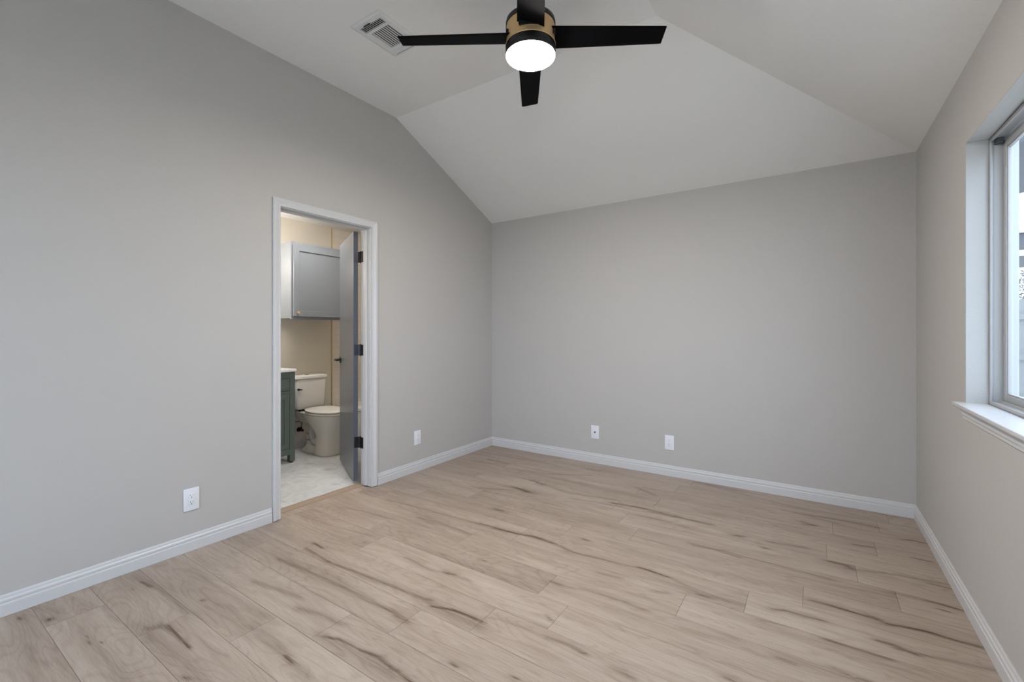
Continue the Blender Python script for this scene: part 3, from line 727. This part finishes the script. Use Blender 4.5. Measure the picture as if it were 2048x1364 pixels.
def slat(axis, at, a, b, tilt, wd=.011):
    bm = B(); s, c = math.sin(tilt), math.cos(tilt); h = wd / 2; th = .0006
    pr = [(at - h * c - th * s, zf + .003 - h * s * .6 + th), (at + h * c - th * s, zf + .003 + h * s * .6 + th), (at + h * c + th * s, zf + .003 + h * s * .6 - th), (at - h * c + th * s, zf + .003 - h * s * .6 - th)]
    prism(bm, pr, axis, a, b)
    vchild('louvre', bm, 'ventm')
for k in range(4): slat('x', 1.722 + k * .0102, ix0, ix1, .9, .0095)
for k in range(9): slat('y', -2.213 + k * .0172, 1.778, 1.937, -.50, .0158)
for k in range(4): slat('x', 1.963 + k * .0105, ix0, ix1, -.55, .0085)
bm = B()
for k in range(14): box(bm, ix0 + .006 + k * .0131, ix0 + .0085 + k * .0131, 1.716, 1.758, zf + .0055, zf + .0070)
vchild('damper_grid', bm, 'vent_dark')
bm = B(); box(bm, -2.205, -2.150, 1.7055, 1.7085, zf - .006, zf + .002); vchild('damper_lever', bm, 'slot')

# ------------------------------------------------------------------ outlets
def outlet(face, c, z, label, coax=False, w_=.078, h_=.126):
    """face 'left' (looks +x) or 'back' (looks -y)"""
    name = 'coax_outlet' if coax else 'power_outlet'
    loc = (XL, c, z) if face == 'left' else (c, YB, z)
    r = empty(name, loc, PI / 2 if face == 'left' else 0.0)
    tag(r, label, 'wall outlet', None)
    # local frame: x across the plate, -y out of the wall
    def ch(nm, bm, m, sm=False, par=None):
        o = obj(nm, bm, m, par or r, sm); return o
    bm = B(); box(bm, -w_ / 2, w_ / 2, -.0065, -.0002, -h_ / 2, h_ / 2, .0025, 3); pl = ch('cover_plate', bm, 'plate', True)
    if coax:
        bm = B(); cyl(bm, (0, -.006, 0), (0, -.009, 0), .0085, None, 6); cyl(bm, (0, -.009, 0), (0, -.016, 0), .0048, None, 20); ch('coax_jack', bm, 'hinge', True)
    else:
        bm = B(); box(bm, -.0168, .0168, -.0082, -.006, -.034, .034, .001, 2); ch('receptacle', bm, 'plate', True)
        bm = B()
        for s in (.019, -.019):
            box(bm, -.0075, -.0053, -.0084, -.0080, s + .001, s + .010); box(bm, .0053, .0073, -.0084, -.0080, s + .002, s + .009)
            cyl(bm, (0, -.0084, s - .007), (0, -.0080, s - .007), .0027, None, 14)
        ch('socket_slots', bm, 'slot')
    for s in (1, -1):
        bm = B(); cyl(bm, (0, -.0072, s * .0485), (0, -.0060, s * .0485), .0028, None, 14); ch('plate_screw', bm, 'plate', True)
    return r
outlet('left', 1.091, .291, 'white power outlet low on the left wall, left of the bathroom doorway')
outlet('left', 2.842, .300, 'white power outlet on the left wall, between doorway and back corner')
outlet('back', -1.712, .293, 'white cable outlet with one round jack on the back wall', True)
outlet('back', -1.025, .288, 'white power outlet on the back wall, right of the cable plate')

# ------------------------------------------------------------------ bathroom shell
bm = B(); box(bm, XB - .12, XB, YBS - .12, YBE + .12, -.06, 2.6); struct('wall_bathroom_back', bm, 'bathwall')
bm = B(); box(bm, XB, XW, YBE, YBE + .12, -.06, 2.6); struct('wall_bathroom_end', bm, 'bathwall')
bm = B(); box(bm, XB, XW, YBS - .12, YBS, -.06, 2.6); struct('wall_bathroom_near', bm, 'bathwall')
bm = B()
zq = 2.44
box(bm, XW - .006, XW - .0002, YBS, DY0 - .02, 0, zq); box(bm, XW - .006, XW - .0002, DY1 + .02, YBE, 0, zq); box(bm, XW - .006, XW - .0002, DY0 - .02, DY1 + .02, DZ + .02, zq)
struct('wall_bathroom_front', bm, 'bathwall')
bm = B(); box(bm, XB, XW, YBS, YBE, 2.44, 2.56); struct('ceiling_bathroom', bm, 'ceil')
# hexagon marble floor
def hexfloor():
    me_v, me_f, bo = [], [], []
    Rr = .131; g = .0016; w3 = math.sqrt(3) * Rr
    # rows of hexagons with points along X
    i = 0; xa, xb, yca, ycb = XB, XW - .030, YBS, YBE
    bm = B(); lay = bm.verts.layers.float.new('board')
    nx = int((xb - xa) / (1.5 * Rr)) + 3; ny = int((ycb - yca) / w3) + 3
    for ix in range(-1, nx):
        for iy in range(-1, ny):
            cx = xa + .03 + ix * 1.5 * Rr; cy = yca + .05 + (iy + .5 * (ix % 2)) * w3
            vs = []
            rnd = random.random()
            for k in range(6):
                a = PI / 3 * k; v = bm.verts.new((cx + (Rr - g) * math.cos(a), cy + (Rr - g) * math.sin(a), 0.0)); v[lay] = rnd; vs.append(v)
            bm.faces.new(vs)
    for co, no in (((xa, 0, 0), (-1, 0, 0)), ((xb, 0, 0), (1, 0, 0)), ((0, yca, 0), (0, -1, 0)), ((0, ycb, 0), (0, 1, 0))):
        bmesh.ops.bisect_plane(bm, geom=bm.verts[:] + bm.edges[:] + bm.faces[:], plane_co=co, plane_no=no, clear_outer=True)
    me = bpy.data.meshes.new('floor_bathroom')
    r = bmesh.ops.create_cube(bm, size=1.0)
    fs = {f for v in r['verts'] for f in v.link_faces}
    for f in fs: f.material_index = 1
    bmesh.ops.scale(bm, vec=(xb - xa, ycb - yca, .058), verts=r['verts']); bmesh.ops.translate(bm, vec=((xa + xb) / 2, (yca + ycb) / 2, -.0293), verts=r['verts'])
    for f in bm.faces:
        if f.material_index == 0 and f.normal.z < 0: f.normal_flip()
    bm.to_mesh(me); bm.free(); me.materials.append(M['marble']); me.materials.append(M['grout'])
    o = bpy.data.objects.new('floor_bathroom', me); COL.objects.link(o); tag(o, kind='structure')
hexfloor()
bm = B(); prism(bm, [(XB + u, .001 + v) for u, v in base_prof()], 'y', YBS, YT - .01); struct('baseboard_bathroom', bm, 'trim')
# tile round the tub and its brass edge
bm = B(); box(bm, XB, XB + .009, YT, YBE, 0, zq); box(bm, XB + .009, XW - .006, YBE - .009, YBE, 0, zq); box(bm, XW - .015, XW - .006, YT, YBE - .009, 0, zq)
struct('wall_bathroom_tile', bm, 'subway')
bm = B(); box(bm, XB, XB + .0105, YT - .010, YT, .0, zq, .001, 1); struct('trim_5', bm, 'brass')

# bathtub
TX0, TX1, TY0, TY1, TZ = XB + .011, XW - .017, YT + .035, YBE - .011, .410
tub = tag(empty('bathtub', ((TX0 + TX1) / 2, (TY0 + TY1) / 2, 0)), 'white alcove bathtub seen as a sliver behind the bathroom door', 'bathtub')
bm = B()
def rrect(x0, x1, y0, y1, z, r, n=6):
    out = []
    for cx, cy, a0 in ((x1 - r, y1 - r, 0), (x0 + r, y1 - r, PI / 2), (x0 + r, y0 + r, PI), (x1 - r, y0 + r, 1.5 * PI)):
        for k in range(n + 1):
            a = a0 + PI / 2 * k / n; out.append((cx + r * math.cos(a), cy + r * math.sin(a), z))
    return out
loft(bm, [rrect(TX0, TX1, TY0 + .012, TY1, 0.001, .004), rrect(TX0, TX1, TY0 + .012, TY1, TZ - .05, .004), rrect(TX0, TX1, TY0, TY1, TZ - .035, .004), rrect(TX0, TX1, TY0, TY1, TZ - .006, .004), rrect(TX0 + .005, TX1 - .005, TY0 + .005, TY1 - .005, TZ, .006),
          rrect(TX0 + .07, TX1 - .07, TY0 + .07, TY1 - .06, TZ, .12), rrect(TX0 + .085, TX1 - .085, TY0 + .08, TY1 - .07, TZ - .02, .12), rrect(TX0 + .13, TX1 - .13, TY0 + .12, TY1 - .11, .09, .10), rrect(TX0 + .2, TX1 - .2, TY0 + .17, TY1 - .16, .06, .08)])
o = obj('tub_body', bm, 'tub', None, True); hang(o, tub)

# ------------------------------------------------------------------ wall cabinet over the toilet
CY0, CY1, CZ0, CZ1, CXF = 2.429, 3.040, 1.371, 2.135, -4.245
cab = tag(empty('wall_cabinet', (XB, (CY0 + CY1) / 2, CZ0)), 'grey painted wall cabinet with one framed door hung above the toilet', 'cabinet')
def cchild(par, name, bm, m, smooth=False, label=None, root=None):
    o = obj(name, bm, m, None, smooth); hang(o, par)
    if label: o['label'] = label
    return o
bm = B()
box(bm, XB + .0005, CXF - .019, CY0 + .002, CY1 - .002, CZ0 + .008, CZ1 - .002, .001, 1)
cchild(cab, 'cabinet_body', bm, 'graycab')
bm = B()
ff = .040
box(bm, CXF - .019, CXF, CY0, CY0 + ff, CZ0, CZ1, .0015, 2); box(bm, CXF - .019, CXF, CY1 - ff, CY1, CZ0, CZ1, .0015, 2)
box(bm, CXF - .019, CXF, CY0 + ff, CY1 - ff, CZ1 - ff, CZ1, .0015, 2); box(bm, CXF - .019, CXF, CY0 + ff, CY1 - ff, CZ0, CZ0 + ff, .0015, 2)
cchild(cab, 'face_frame', bm, 'graycab')
def panel_door(bm, x, y0, y1, z0, z1, st, th=.019, rec=.008, bv=.002):
    """framed door facing +x with its back at x"""
    box(bm, x, x + th, y0, y0 + st, z0, z1, bv, 2); box(bm, x, x + th, y1 - st, y1, z0, z1, bv, 2)
    box(bm, x, x + th - .0004, y0 + st, y1 - st, z1 - st, z1, bv, 2); box(bm, x, x + th - .0004, y0 + st, y1 - st, z0, z0 + st, bv, 2)
    box(bm, x + .002, x + th - rec, y0 + st - .002, y1 - st + .002, z0 + st - .002, z1 - st + .002)
bm = B(); panel_door(bm, CXF + .003, CY0 + .016, CY1 - .016, CZ0 + .026, CZ1 - .030, .058, rec=.012, bv=.003)
cd_ = cchild(cab, 'cabinet_door', bm, 'graycab')
bm = B(); ky, kz = CY0 + .056, CZ0 + .062
kx = CXF + .022
for (r0, r1, a, b) in ((.006, .0045, 0, .006), (.0045, .0045, .006, .014), (.0045, .013, .014, .019), (.013, .0145, .019, .023), (.0145, .011, .023, .027)):
    cyl(bm, (kx + a, ky, kz), (kx + b, ky, kz), r0, r1, 24)
cchild(cd_, 'knob', bm, 'gold', True, 'gold round knob', cab)

# ------------------------------------------------------------------ vanity
VYA, VYB, VXF = 1.632, 2.392, -4.110
van = tag(empty('bathroom_vanity', ((XB + VXF) / 2, (VYA + VYB) / 2, 0)), 'dark green bathroom vanity on legs with a white countertop', 'vanity')
bm = B()
xb_ = XB + .015
box(bm, xb_, VXF - .02, VYA + .004, VYA + .020, .078, .865); box(bm, xb_, VXF - .02, VYB - .020, VYB - .004, .078, .865)
box(bm, xb_, VXF - .02, VYA + .02, VYB - .02, .100, .115); box(bm, xb_, xb_ + .01, VYA + .02, VYB - .02, .115, .865)
box(bm, VXF - .02, VXF - .0005, VYA + .05, VYB - .05, .807, .865); box(bm, VXF - .02, VXF - .0005, VYA + .05, VYB - .05, .663, .684)
box(bm, VXF - .02, VXF - .0005, VYA + .05, VYB - .05, .078, .134, .001, 1); box(bm, VXF - .02, VXF - .0005, 2.000, 2.024, .134, .807)
cchild(van, 'vanity_body', bm, 'green')
for (y0, y1) in ((VYB - .05, VYB), (VYA, VYA + .05)):
    for (xx0, xx1) in ((VXF - .050, VXF), (xb_, xb_ + .05)):
        bm = B(); box(bm, xx0, xx1, y0, y1, .014, .865, .0015, 2); lg = cchild(van, 'leg', bm, 'green')
        bm = B(); cyl(bm, ((xx0 + xx1) / 2, (y0 + y1) / 2, .0005), ((xx0 + xx1) / 2, (y0 + y1) / 2, .016), .014, None, 20); cchild(lg, 'foot_glide', bm, 'rubber', True, None, van)
for (y0, y1) in ((2.027, VYB - .053), (VYA + .053, 1.997)):
    bm = B(); box(bm, VXF - .018, VXF - .001, y0, y1, .687, .804, .002, 2)
    box(bm, VXF - .003, VXF + .0005, y0 + .02, y1 - .02, .707, .784, .0015, 1); dr = cchild(van, 'drawer', bm, 'green')
    bm = B(); cyl(bm, (VXF, (y0 + y1) / 2, .745), (VXF + .022, (y0 + y1) / 2, .745), .005, .012, 20); cchild(dr, 'knob', bm, 'gold', True, 'gold round knob', van)
    bm = B(); panel_door(bm, VXF - .020, y0, y1, .137, .660, .050, th=.019, rec=.008, bv=.0015); dd = cchild(van, 'vanity_door', bm, 'green')
    ky = y0 + .03 if y0 > 2 else y1 - .03
    bm = B(); cyl(bm, (VXF - .002, ky, .60), (VXF + .022, ky, .60), .005, .012, 20); cchild(dd, 'knob', bm, 'gold', True, 'gold round knob', van)
bm = B(); box(bm, XB + .001, VXF + .016, VYA - .012, VYB + .008, .8655, .891, .003, 3); box(bm, XB + .001, XB + .018, VYA - .012, VYB + .008, .891, .975, .002, 2)
cchild(van, 'countertop', bm, 'stone', True, 'white stone countertop')

# vanity light above it (three lit glass shades)
vl = tag(empty('vanity_light', (XB, 2.0, 1.98)), 'three-shade warm wall light above the bathroom vanity', 'wall light')
bm = B(); box(bm, XB + .0005, XB + .022, 1.58, 2.14, 1.97, 2.05, .004, 2)
for y in (1.64, 1.86, 2.08): cyl(bm, (XB + .02, y, 2.01), (XB + .10, y, 2.01), .008, None, 16); cyl(bm, (XB + .10, y, 1.995), (XB + .10, y, 2.03), .022, None, 24)
cchild(vl, 'light_bar', bm, 'black', True)
for y in (1.64, 1.86, 2.08):
    bm = B(); lathe(bm, [(0, 0), (.022, 0), (.036, -.02), (.042, -.06), (.044, -.11), (.036, -.125), (0, -.13)], (XB + .10, y, 1.994), 32); cchild(vl, 'glass_shade', bm, 'shade', True, 'lit white glass shade')

cl = tag(empty('added_ceiling_light', (-3.72, 2.45, 2.44)), 'added unseen flush round light brightening the bathroom tile and cabinet', 'ceiling light')  # lamp added out of view to brighten the tub tile and cabinet front
bm = B(); lathe(bm, [(0, 2.4398), (.165, 2.4398), (.165, 2.425), (.160, 2.420), (0, 2.420)], (-3.72, 2.45, 0), 48); cchild(cl, 'light_base', bm, 'trim', True)
bm = B(); lathe(bm, [(0, 2.4198), (.155, 2.4198), (.150, 2.395), (.110, 2.375), (.05, 2.368), (0, 2.367)], (-3.72, 2.45, 0), 48); cchild(cl, 'diffuser', bm, 'added_disc', True, 'lit white diffuser of the added light')

# ------------------------------------------------------------------ toilet
TYC = 2.740
toi = tag(empty('toilet', (XB, TYC, 0)), 'white two-piece toilet with closed lid between vanity and bathtub', 'toilet')
def sring(x0, x1, hw, z, n=40, p=2.3, egg=.12):
    out = []; cx = (x0 + x1) / 2; a = (x1 - x0) / 2
    for k in range(n):
        t = 2 * PI * k / n; c, s = math.cos(t), math.sin(t)
        ex = a * math.copysign(abs(c) ** (2 / p), c); ey = hw * math.copysign(abs(s) ** (2 / p), s) * (1 - egg * c)
        out.append((cx + ex, ey, z))
    return out
def tchild(name, bm, m, smooth=True, label=None, par=None, angle=40):
    o = obj(name, bm, m, par or toi, smooth, angle=angle)
    if label: o['label'] = label
    return o
bm = B()
loft(bm, [sring(.350, .585, .108, .001, egg=.0, p=2.8), sring(.348, .588, .110, .012, egg=.0, p=2.8), sring(.362, .578, .100, .030, egg=.0, p=2.8), sring(.370, .574, .096, .12, egg=.0, p=2.8), sring(.365, .580, .098, .19, egg=.0, p=2.6),
          sring(.335, .600, .108, .235, egg=.02), sring(.285, .632, .128, .285, egg=.03), sring(.235, .664, .150, .335, egg=.05), sring(.200, .688, .164, .375, egg=.07),
          sring(.190, .694, .170, .400, egg=.08), sring(.195, .690, .167, .412, egg=.08), sring(.215, .665, .145, .414, egg=.08), sring(.28, .62, .110, .36, egg=.08), sring(.38, .56, .06, .26, egg=.0)])
# deck under the tank
loft(bm, [sring(.060, .300, .080, .30, p=3.5, egg=0), sring(.045, .300, .098, .345, p=3.5, egg=0), sring(.035, .300, .112, .385, p=3.5, egg=0), sring(.030, .300, .122, .405, p=3.5, egg=0), sring(.033, .290, .119, .414, p=3.5, egg=0)])
# trapway and rear foot
tp = smoothpath([(.42, 0, .27), (.37, 0, .15), (.305, 0, .105), (.255, 0, .15), (.235, 0, .25), (.225, 0, .34)], 6)
tube(bm, tp, [.062 - .010 * min(1, i / 20) for i in range(len(tp))], 20)
tube(bm, smoothpath([(.230, 0, .30), (.185, 0, .22), (.180, 0, .12), (.190, 0, .015)], 6), .044, 20)
loft(bm, [sring(.130, .400, .105, .001, p=3.2, egg=0), sring(.130, .400, .105, .016, p=3.2, egg=0), sring(.140, .390, .082, .040, p=3.0, egg=0), sring(.150, .370, .055, .070, p=3.0, egg=0)])
tchild('bowl', bm, 'ceramic')
for s in (-1, 1):
    bm = B(); lathe(bm, [(0, .030), (.006, .029), (.012, .022), (.013, .010), (.013, 0)], (.235, s * .088, .014), 20); tchild('bolt_cap', bm, 'seatpl')
def tk(x0, x1, hw, z, r=.03):
    return rrect(x0, x1, -hw, hw, z, r, 6)
bm = B(); loft(bm, [tk(.030, .170, .140, .436), tk(.020, .182, .158, .448), tk(.016, .188, .164, .47), tk(.012, .200, .174, .745), tk(.014, .198, .172, .750)]); tk_o = tchild('tank', bm, 'ceramic')
bm = B(); loft(bm, [tk(.010, .204, .178, .7505), tk(.006, .210, .184, .756), tk(.006, .211, .185, .776), tk(.010, .207, .181, .784), tk(.020, .197, .171, .7865)]); lid_t = tchild('tank_lid', bm, 'ceramic')
bm = B(); cyl(bm, (.105, 0, .786), (.105, 0, .791), .021, .020, 28); tchild('flush_button', bm, 'chrome', label='chrome flush button')
bm = B(); cyl(bm, (.196, -.150, .650), (.212, -.150, .650), .011, None, 20); tube(bm, [(.210, -.156, .650), (.214, -.130, .648), (.214, -.118, .646)], .0055, 10); tchild('flush_lever', bm, 'hinge', label='dark flush lever')
bm = B(); cyl(bm, (.11, 0, .405), (.11, 0, .44), .055, None, 28); cyl(bm, (.12, .09, .405), (.12, .09, .44), .010, None, 12); cyl(bm, (.12, -.09, .405), (.12, -.09, .44), .010, None, 12); tchild('tank_gasket', bm, 'rubber')
bm = B(); loft(bm, [sring(.235, .700, .168, .4150, egg=.10, p=2.2), sring(.230, .705, .174, .4190, egg=.10, p=2.2), sring(.230, .705, .174, .4300, egg=.10, p=2.2), sring(.234, .701, .170, .4350, egg=.10, p=2.2)]); seat_o = tchild('seat', bm, 'seatpl')
bm = B(); loft(bm, [sring(.230, .703, .171, .4385, egg=.10, p=2.2), sring(.226, .708, .176, .4420, egg=.10, p=2.2), sring(.226, .708, .176, .4500, egg=.10, p=2.2), sring(.236, .698, .166, .4575, egg=.10, p=2.2), sring(.30, .62, .11, .4625, egg=.10, p=2.2)]); tchild('seat_lid', bm, 'seatpl')
for s in (-1, 1):
    bm = B(); box(bm, .208, .245, s * .075 - .016, s * .075 + .016, .4145, .447, .005, 3); tchild('seat_hinge', bm, 'seatpl')
# shut-off valve on the wall and its braided hose
sv = tag(empty('shutoff_valve', (XB, 2.712, .195)), 'small dark shutoff valve with braided hose on the wall beside the toilet', 'valve')
bm = B(); cyl(bm, (.0005, 0, 0), (.008, 0, 0), .026, .020, 24); cyl(bm, (.008, 0, 0), (.045, 0, 0), .0085, None, 16); cyl(bm, (.045, 0, -.012), (.045, 0, .032), .0105, None, 16)
obj('valve_body', bm, 'hinge', sv, True)
bm = B(); cyl(bm, (.045, 0, 0), (.068, 0, 0), .006, None, 12); cyl(bm, (.066, 0, 0), (.075, 0, 0), .014, .013, 10); obj('valve_handle', bm, 'rubber', sv, True)
bm = B(); tube(bm, smoothpath([(.045, 0, .030), (.050, .004, .075), (.075, -.03, .100), (.110, -.105, .115), (.125, -.130, .150), (.120, -.112, .205), (.115, -.105, .236)], 7), .0055, 12); obj('braided_hose', bm, 'hose', sv, True)

# ------------------------------------------------------------------ outside the window
bm = B(); box(bm, XR + .165, 30, -12, 40, -.45, -.30); struct('ground', bm, 'grass')
bm = B(); box(bm, -10, 30, -30, YF - .5, -.46, -.31); struct('ground_front', bm, 'grass')
def at(px, py, t):       # a mark seen through the window, at depth t along the view
    a = (px - 1024) / 894.0; b = (py - 665.5) / 894.0
    return Vector(((a * CT - SN) * t, (a * SN + CT) * t, CAM_H - b * t))
# covered patio of the house: soffit and fascia, seen high in the window
pat = tag(empty('patio_cover', (2.6, 7.2, 2.9)), 'grey patio roof with pale gutter high outside the window', 'patio roof')
bm = B()
p0 = at(2008, 394, 5.9); p1 = at(2052, 383, 5.9 * (665.5 - 394) / (665.5 - 383))
d = (Vector((p1.x, p1.y, 0)) - Vector((p0.x, p0.y, 0))).normalized(); nn = Vector((-d.y, d.x, 0)); nn = nn if nn.y < 0 else -nn
a_ = Vector((p0.x, p0.y, 0)) - d * 1.2; b_ = Vector((p1.x, p1.y, 0)) + d * 3.0; zz = p0.z
prism(bm, [(v.x, v.y) for v in (a_, b_, b_ + nn * 1.9, a_ + nn * 1.9)], 'z', zz, zz + .16)
o = obj('roof_panel', bm, 'siding'); hang(o, pat)
bm = B(); prism(bm, [(v.x, v.y) for v in (a_ - nn * .05, b_ - nn * .05, b_ - nn * .003, a_ - nn * .003)], 'z', zz - .01, zz + .14)
o = obj('gutter', bm, 'fascia'); hang(o, pat)
for v in (a_ + d * .15 + nn * .15, b_ - d * .15 + nn * .15):
    bm = B(); box(bm, v.x - .05, v.x + .05, v.y - .05, v.y + .05, -.3, zz - .012, .004, 1)
    o = obj('post', bm, 'siding'); hang(o, pat)
# open carport next door: grey roof band on posts, pale beam below it
nb = tag(empty('carport', (7.0, 19.0, -.3)), 'open grey carport roof on posts next door, beyond the fence outside the window', 'carport')
def nchild(nm, bm, m):
    return hang(obj(nm, bm, m), nb)
bm = B(); box(bm, 3.2, 13, 18.0, 23, 3.52, 4.06, .01, 1); nchild('roof', bm, 'siding')
bm = B(); box(bm, 3.1, 13.1, 17.90, 17.99, 3.98, 4.12); nchild('gutter', bm, 'fascia')
bm = B(); q = [(17.3, 3.28), (17.42, 3.28), (17.42, 3.42), (17.3, 3.42)]
prism(bm, q, 'x', 3.2, 13); nchild('beam', bm, 'fascia')
for xx, yy in ((3.4, 17.36), (12.8, 17.36), (3.4, 22.7), (12.8, 22.7)):
    bm = B(); box(bm, xx - .07, xx + .07, yy - .05, yy + .05, -.3, 3.275 if yy < 20 else 3.515); nchild('post', bm, 'siding')
for xx in (3.4, 12.8):
    bm = B(); box(bm, xx - .05, xx + .05, 17.3, 22.7, 3.42, 3.515); nchild('rafter', bm, 'siding')
# board fence
fen = tag(empty('board_fence', (4.6, 9.0, -.3)), 'weathered grey board fence outside the window', 'fence')
f0, f1 = Vector((1.1, 10.9, 0)), Vector((9.6, 8.9, 0)); fd = (f1 - f0).normalized(); fn = Vector((-fd.y, fd.x, 0))
L_ = (f1 - f0).length; k = 0; s = 0.0
bmf = B()
while s < L_:
    a = f0 + fd * s; b = f0 + fd * (s + .135); h = 1.89 + random.uniform(-.012, .012)
    prism(bmf, [(v.x, v.y) for v in (a, b, b + fn * .018, a + fn * .018)], 'z', -.29, h - .3 + .18); s += .1352
o = obj('fence_boards', bmf, 'fence'); hang(o, fen)
for z in (.15, .80, 1.45):
    bm = B(); a, b = f0 - fn * .045, f1 - fn * .045
    prism(bm, [(v.x, v.y) for v in (a, b, b + fn * .040, a + fn * .040)], 'z', z, z + .09)
    o = obj('fence_rail', bm, 'fence'); hang(o, fen)
# bare tree
def branches(bm, p, d, r, ln, depth):
    pts = [p]; q = p.copy(); dd = d.copy()
    for i in range(4):
        dd = (dd + Vector((random.uniform(-.18, .18), random.uniform(-.18, .18), random.uniform(-.06, .12)))).normalized(); q = q + dd * ln / 4; pts.append(q.copy())
    tube(bm, pts, [r * (1 - .13 * i) for i in range(5)], 7)
    if depth == 0: return
    for k in range(3 if depth > 1 else 3):
        base = pts[random.choice((2, 3, 4))]
        nd = (dd + Vector((random.uniform(-.9, .9), random.uniform(-.9, .9), random.uniform(-.2, .7)))).normalized()
        branches(bm, base, nd, r * .52, ln * .74, depth - 1)
tr = tag(empty('bare_tree', (9.6, 30.0, -.3)), 'bare winter tree with thin branches outside the window', 'tree')
bm = B(); branches(bm, Vector((9.6, 30.0, -.3)), Vector((-.10, -.05, 1)), .15, 6.0, 6)
o = obj('trunk_and_branches', bm, 'bark', None, True); hang(o, tr)
# evergreen hedge over the fence line
hd = tag(empty('hedge', (5.2, 16.5, -.3)), 'pale leafy hedge showing above the board fence outside the window', 'hedge')
bm = B(); rr = random.Random(3)
for i in range(9000):
    t = rr.random(); cx = 3.2 + t * 4.5; cy = 14.6 + rr.uniform(-.6, .6); hh = 1.65 + .15 * math.sin(cx * 2.1) + .2 * math.sin(cx * 5.3)
    z = .5 + (rr.random() ** .8) * (hh + .1); s_ = rr.uniform(.025, .055)
    v0 = Vector((cx, cy, z)); u = Vector((rr.uniform(-1, 1), rr.uniform(-1, 1), rr.uniform(-1, 1))).normalized(); v_ = u.cross(Vector((rr.uniform(-1, 1), rr.uniform(-1, 1), rr.uniform(-1, 1)))).normalized()
    bm.faces.new([bm.verts.new(v0 + u * s_), bm.verts.new(v0 + v_ * s_ * .45), bm.verts.new(v0 - u * s_), bm.verts.new(v0 - v_ * s_ * .45)])
o = obj('foliage', bm, 'leaf'); hang(o, hd)
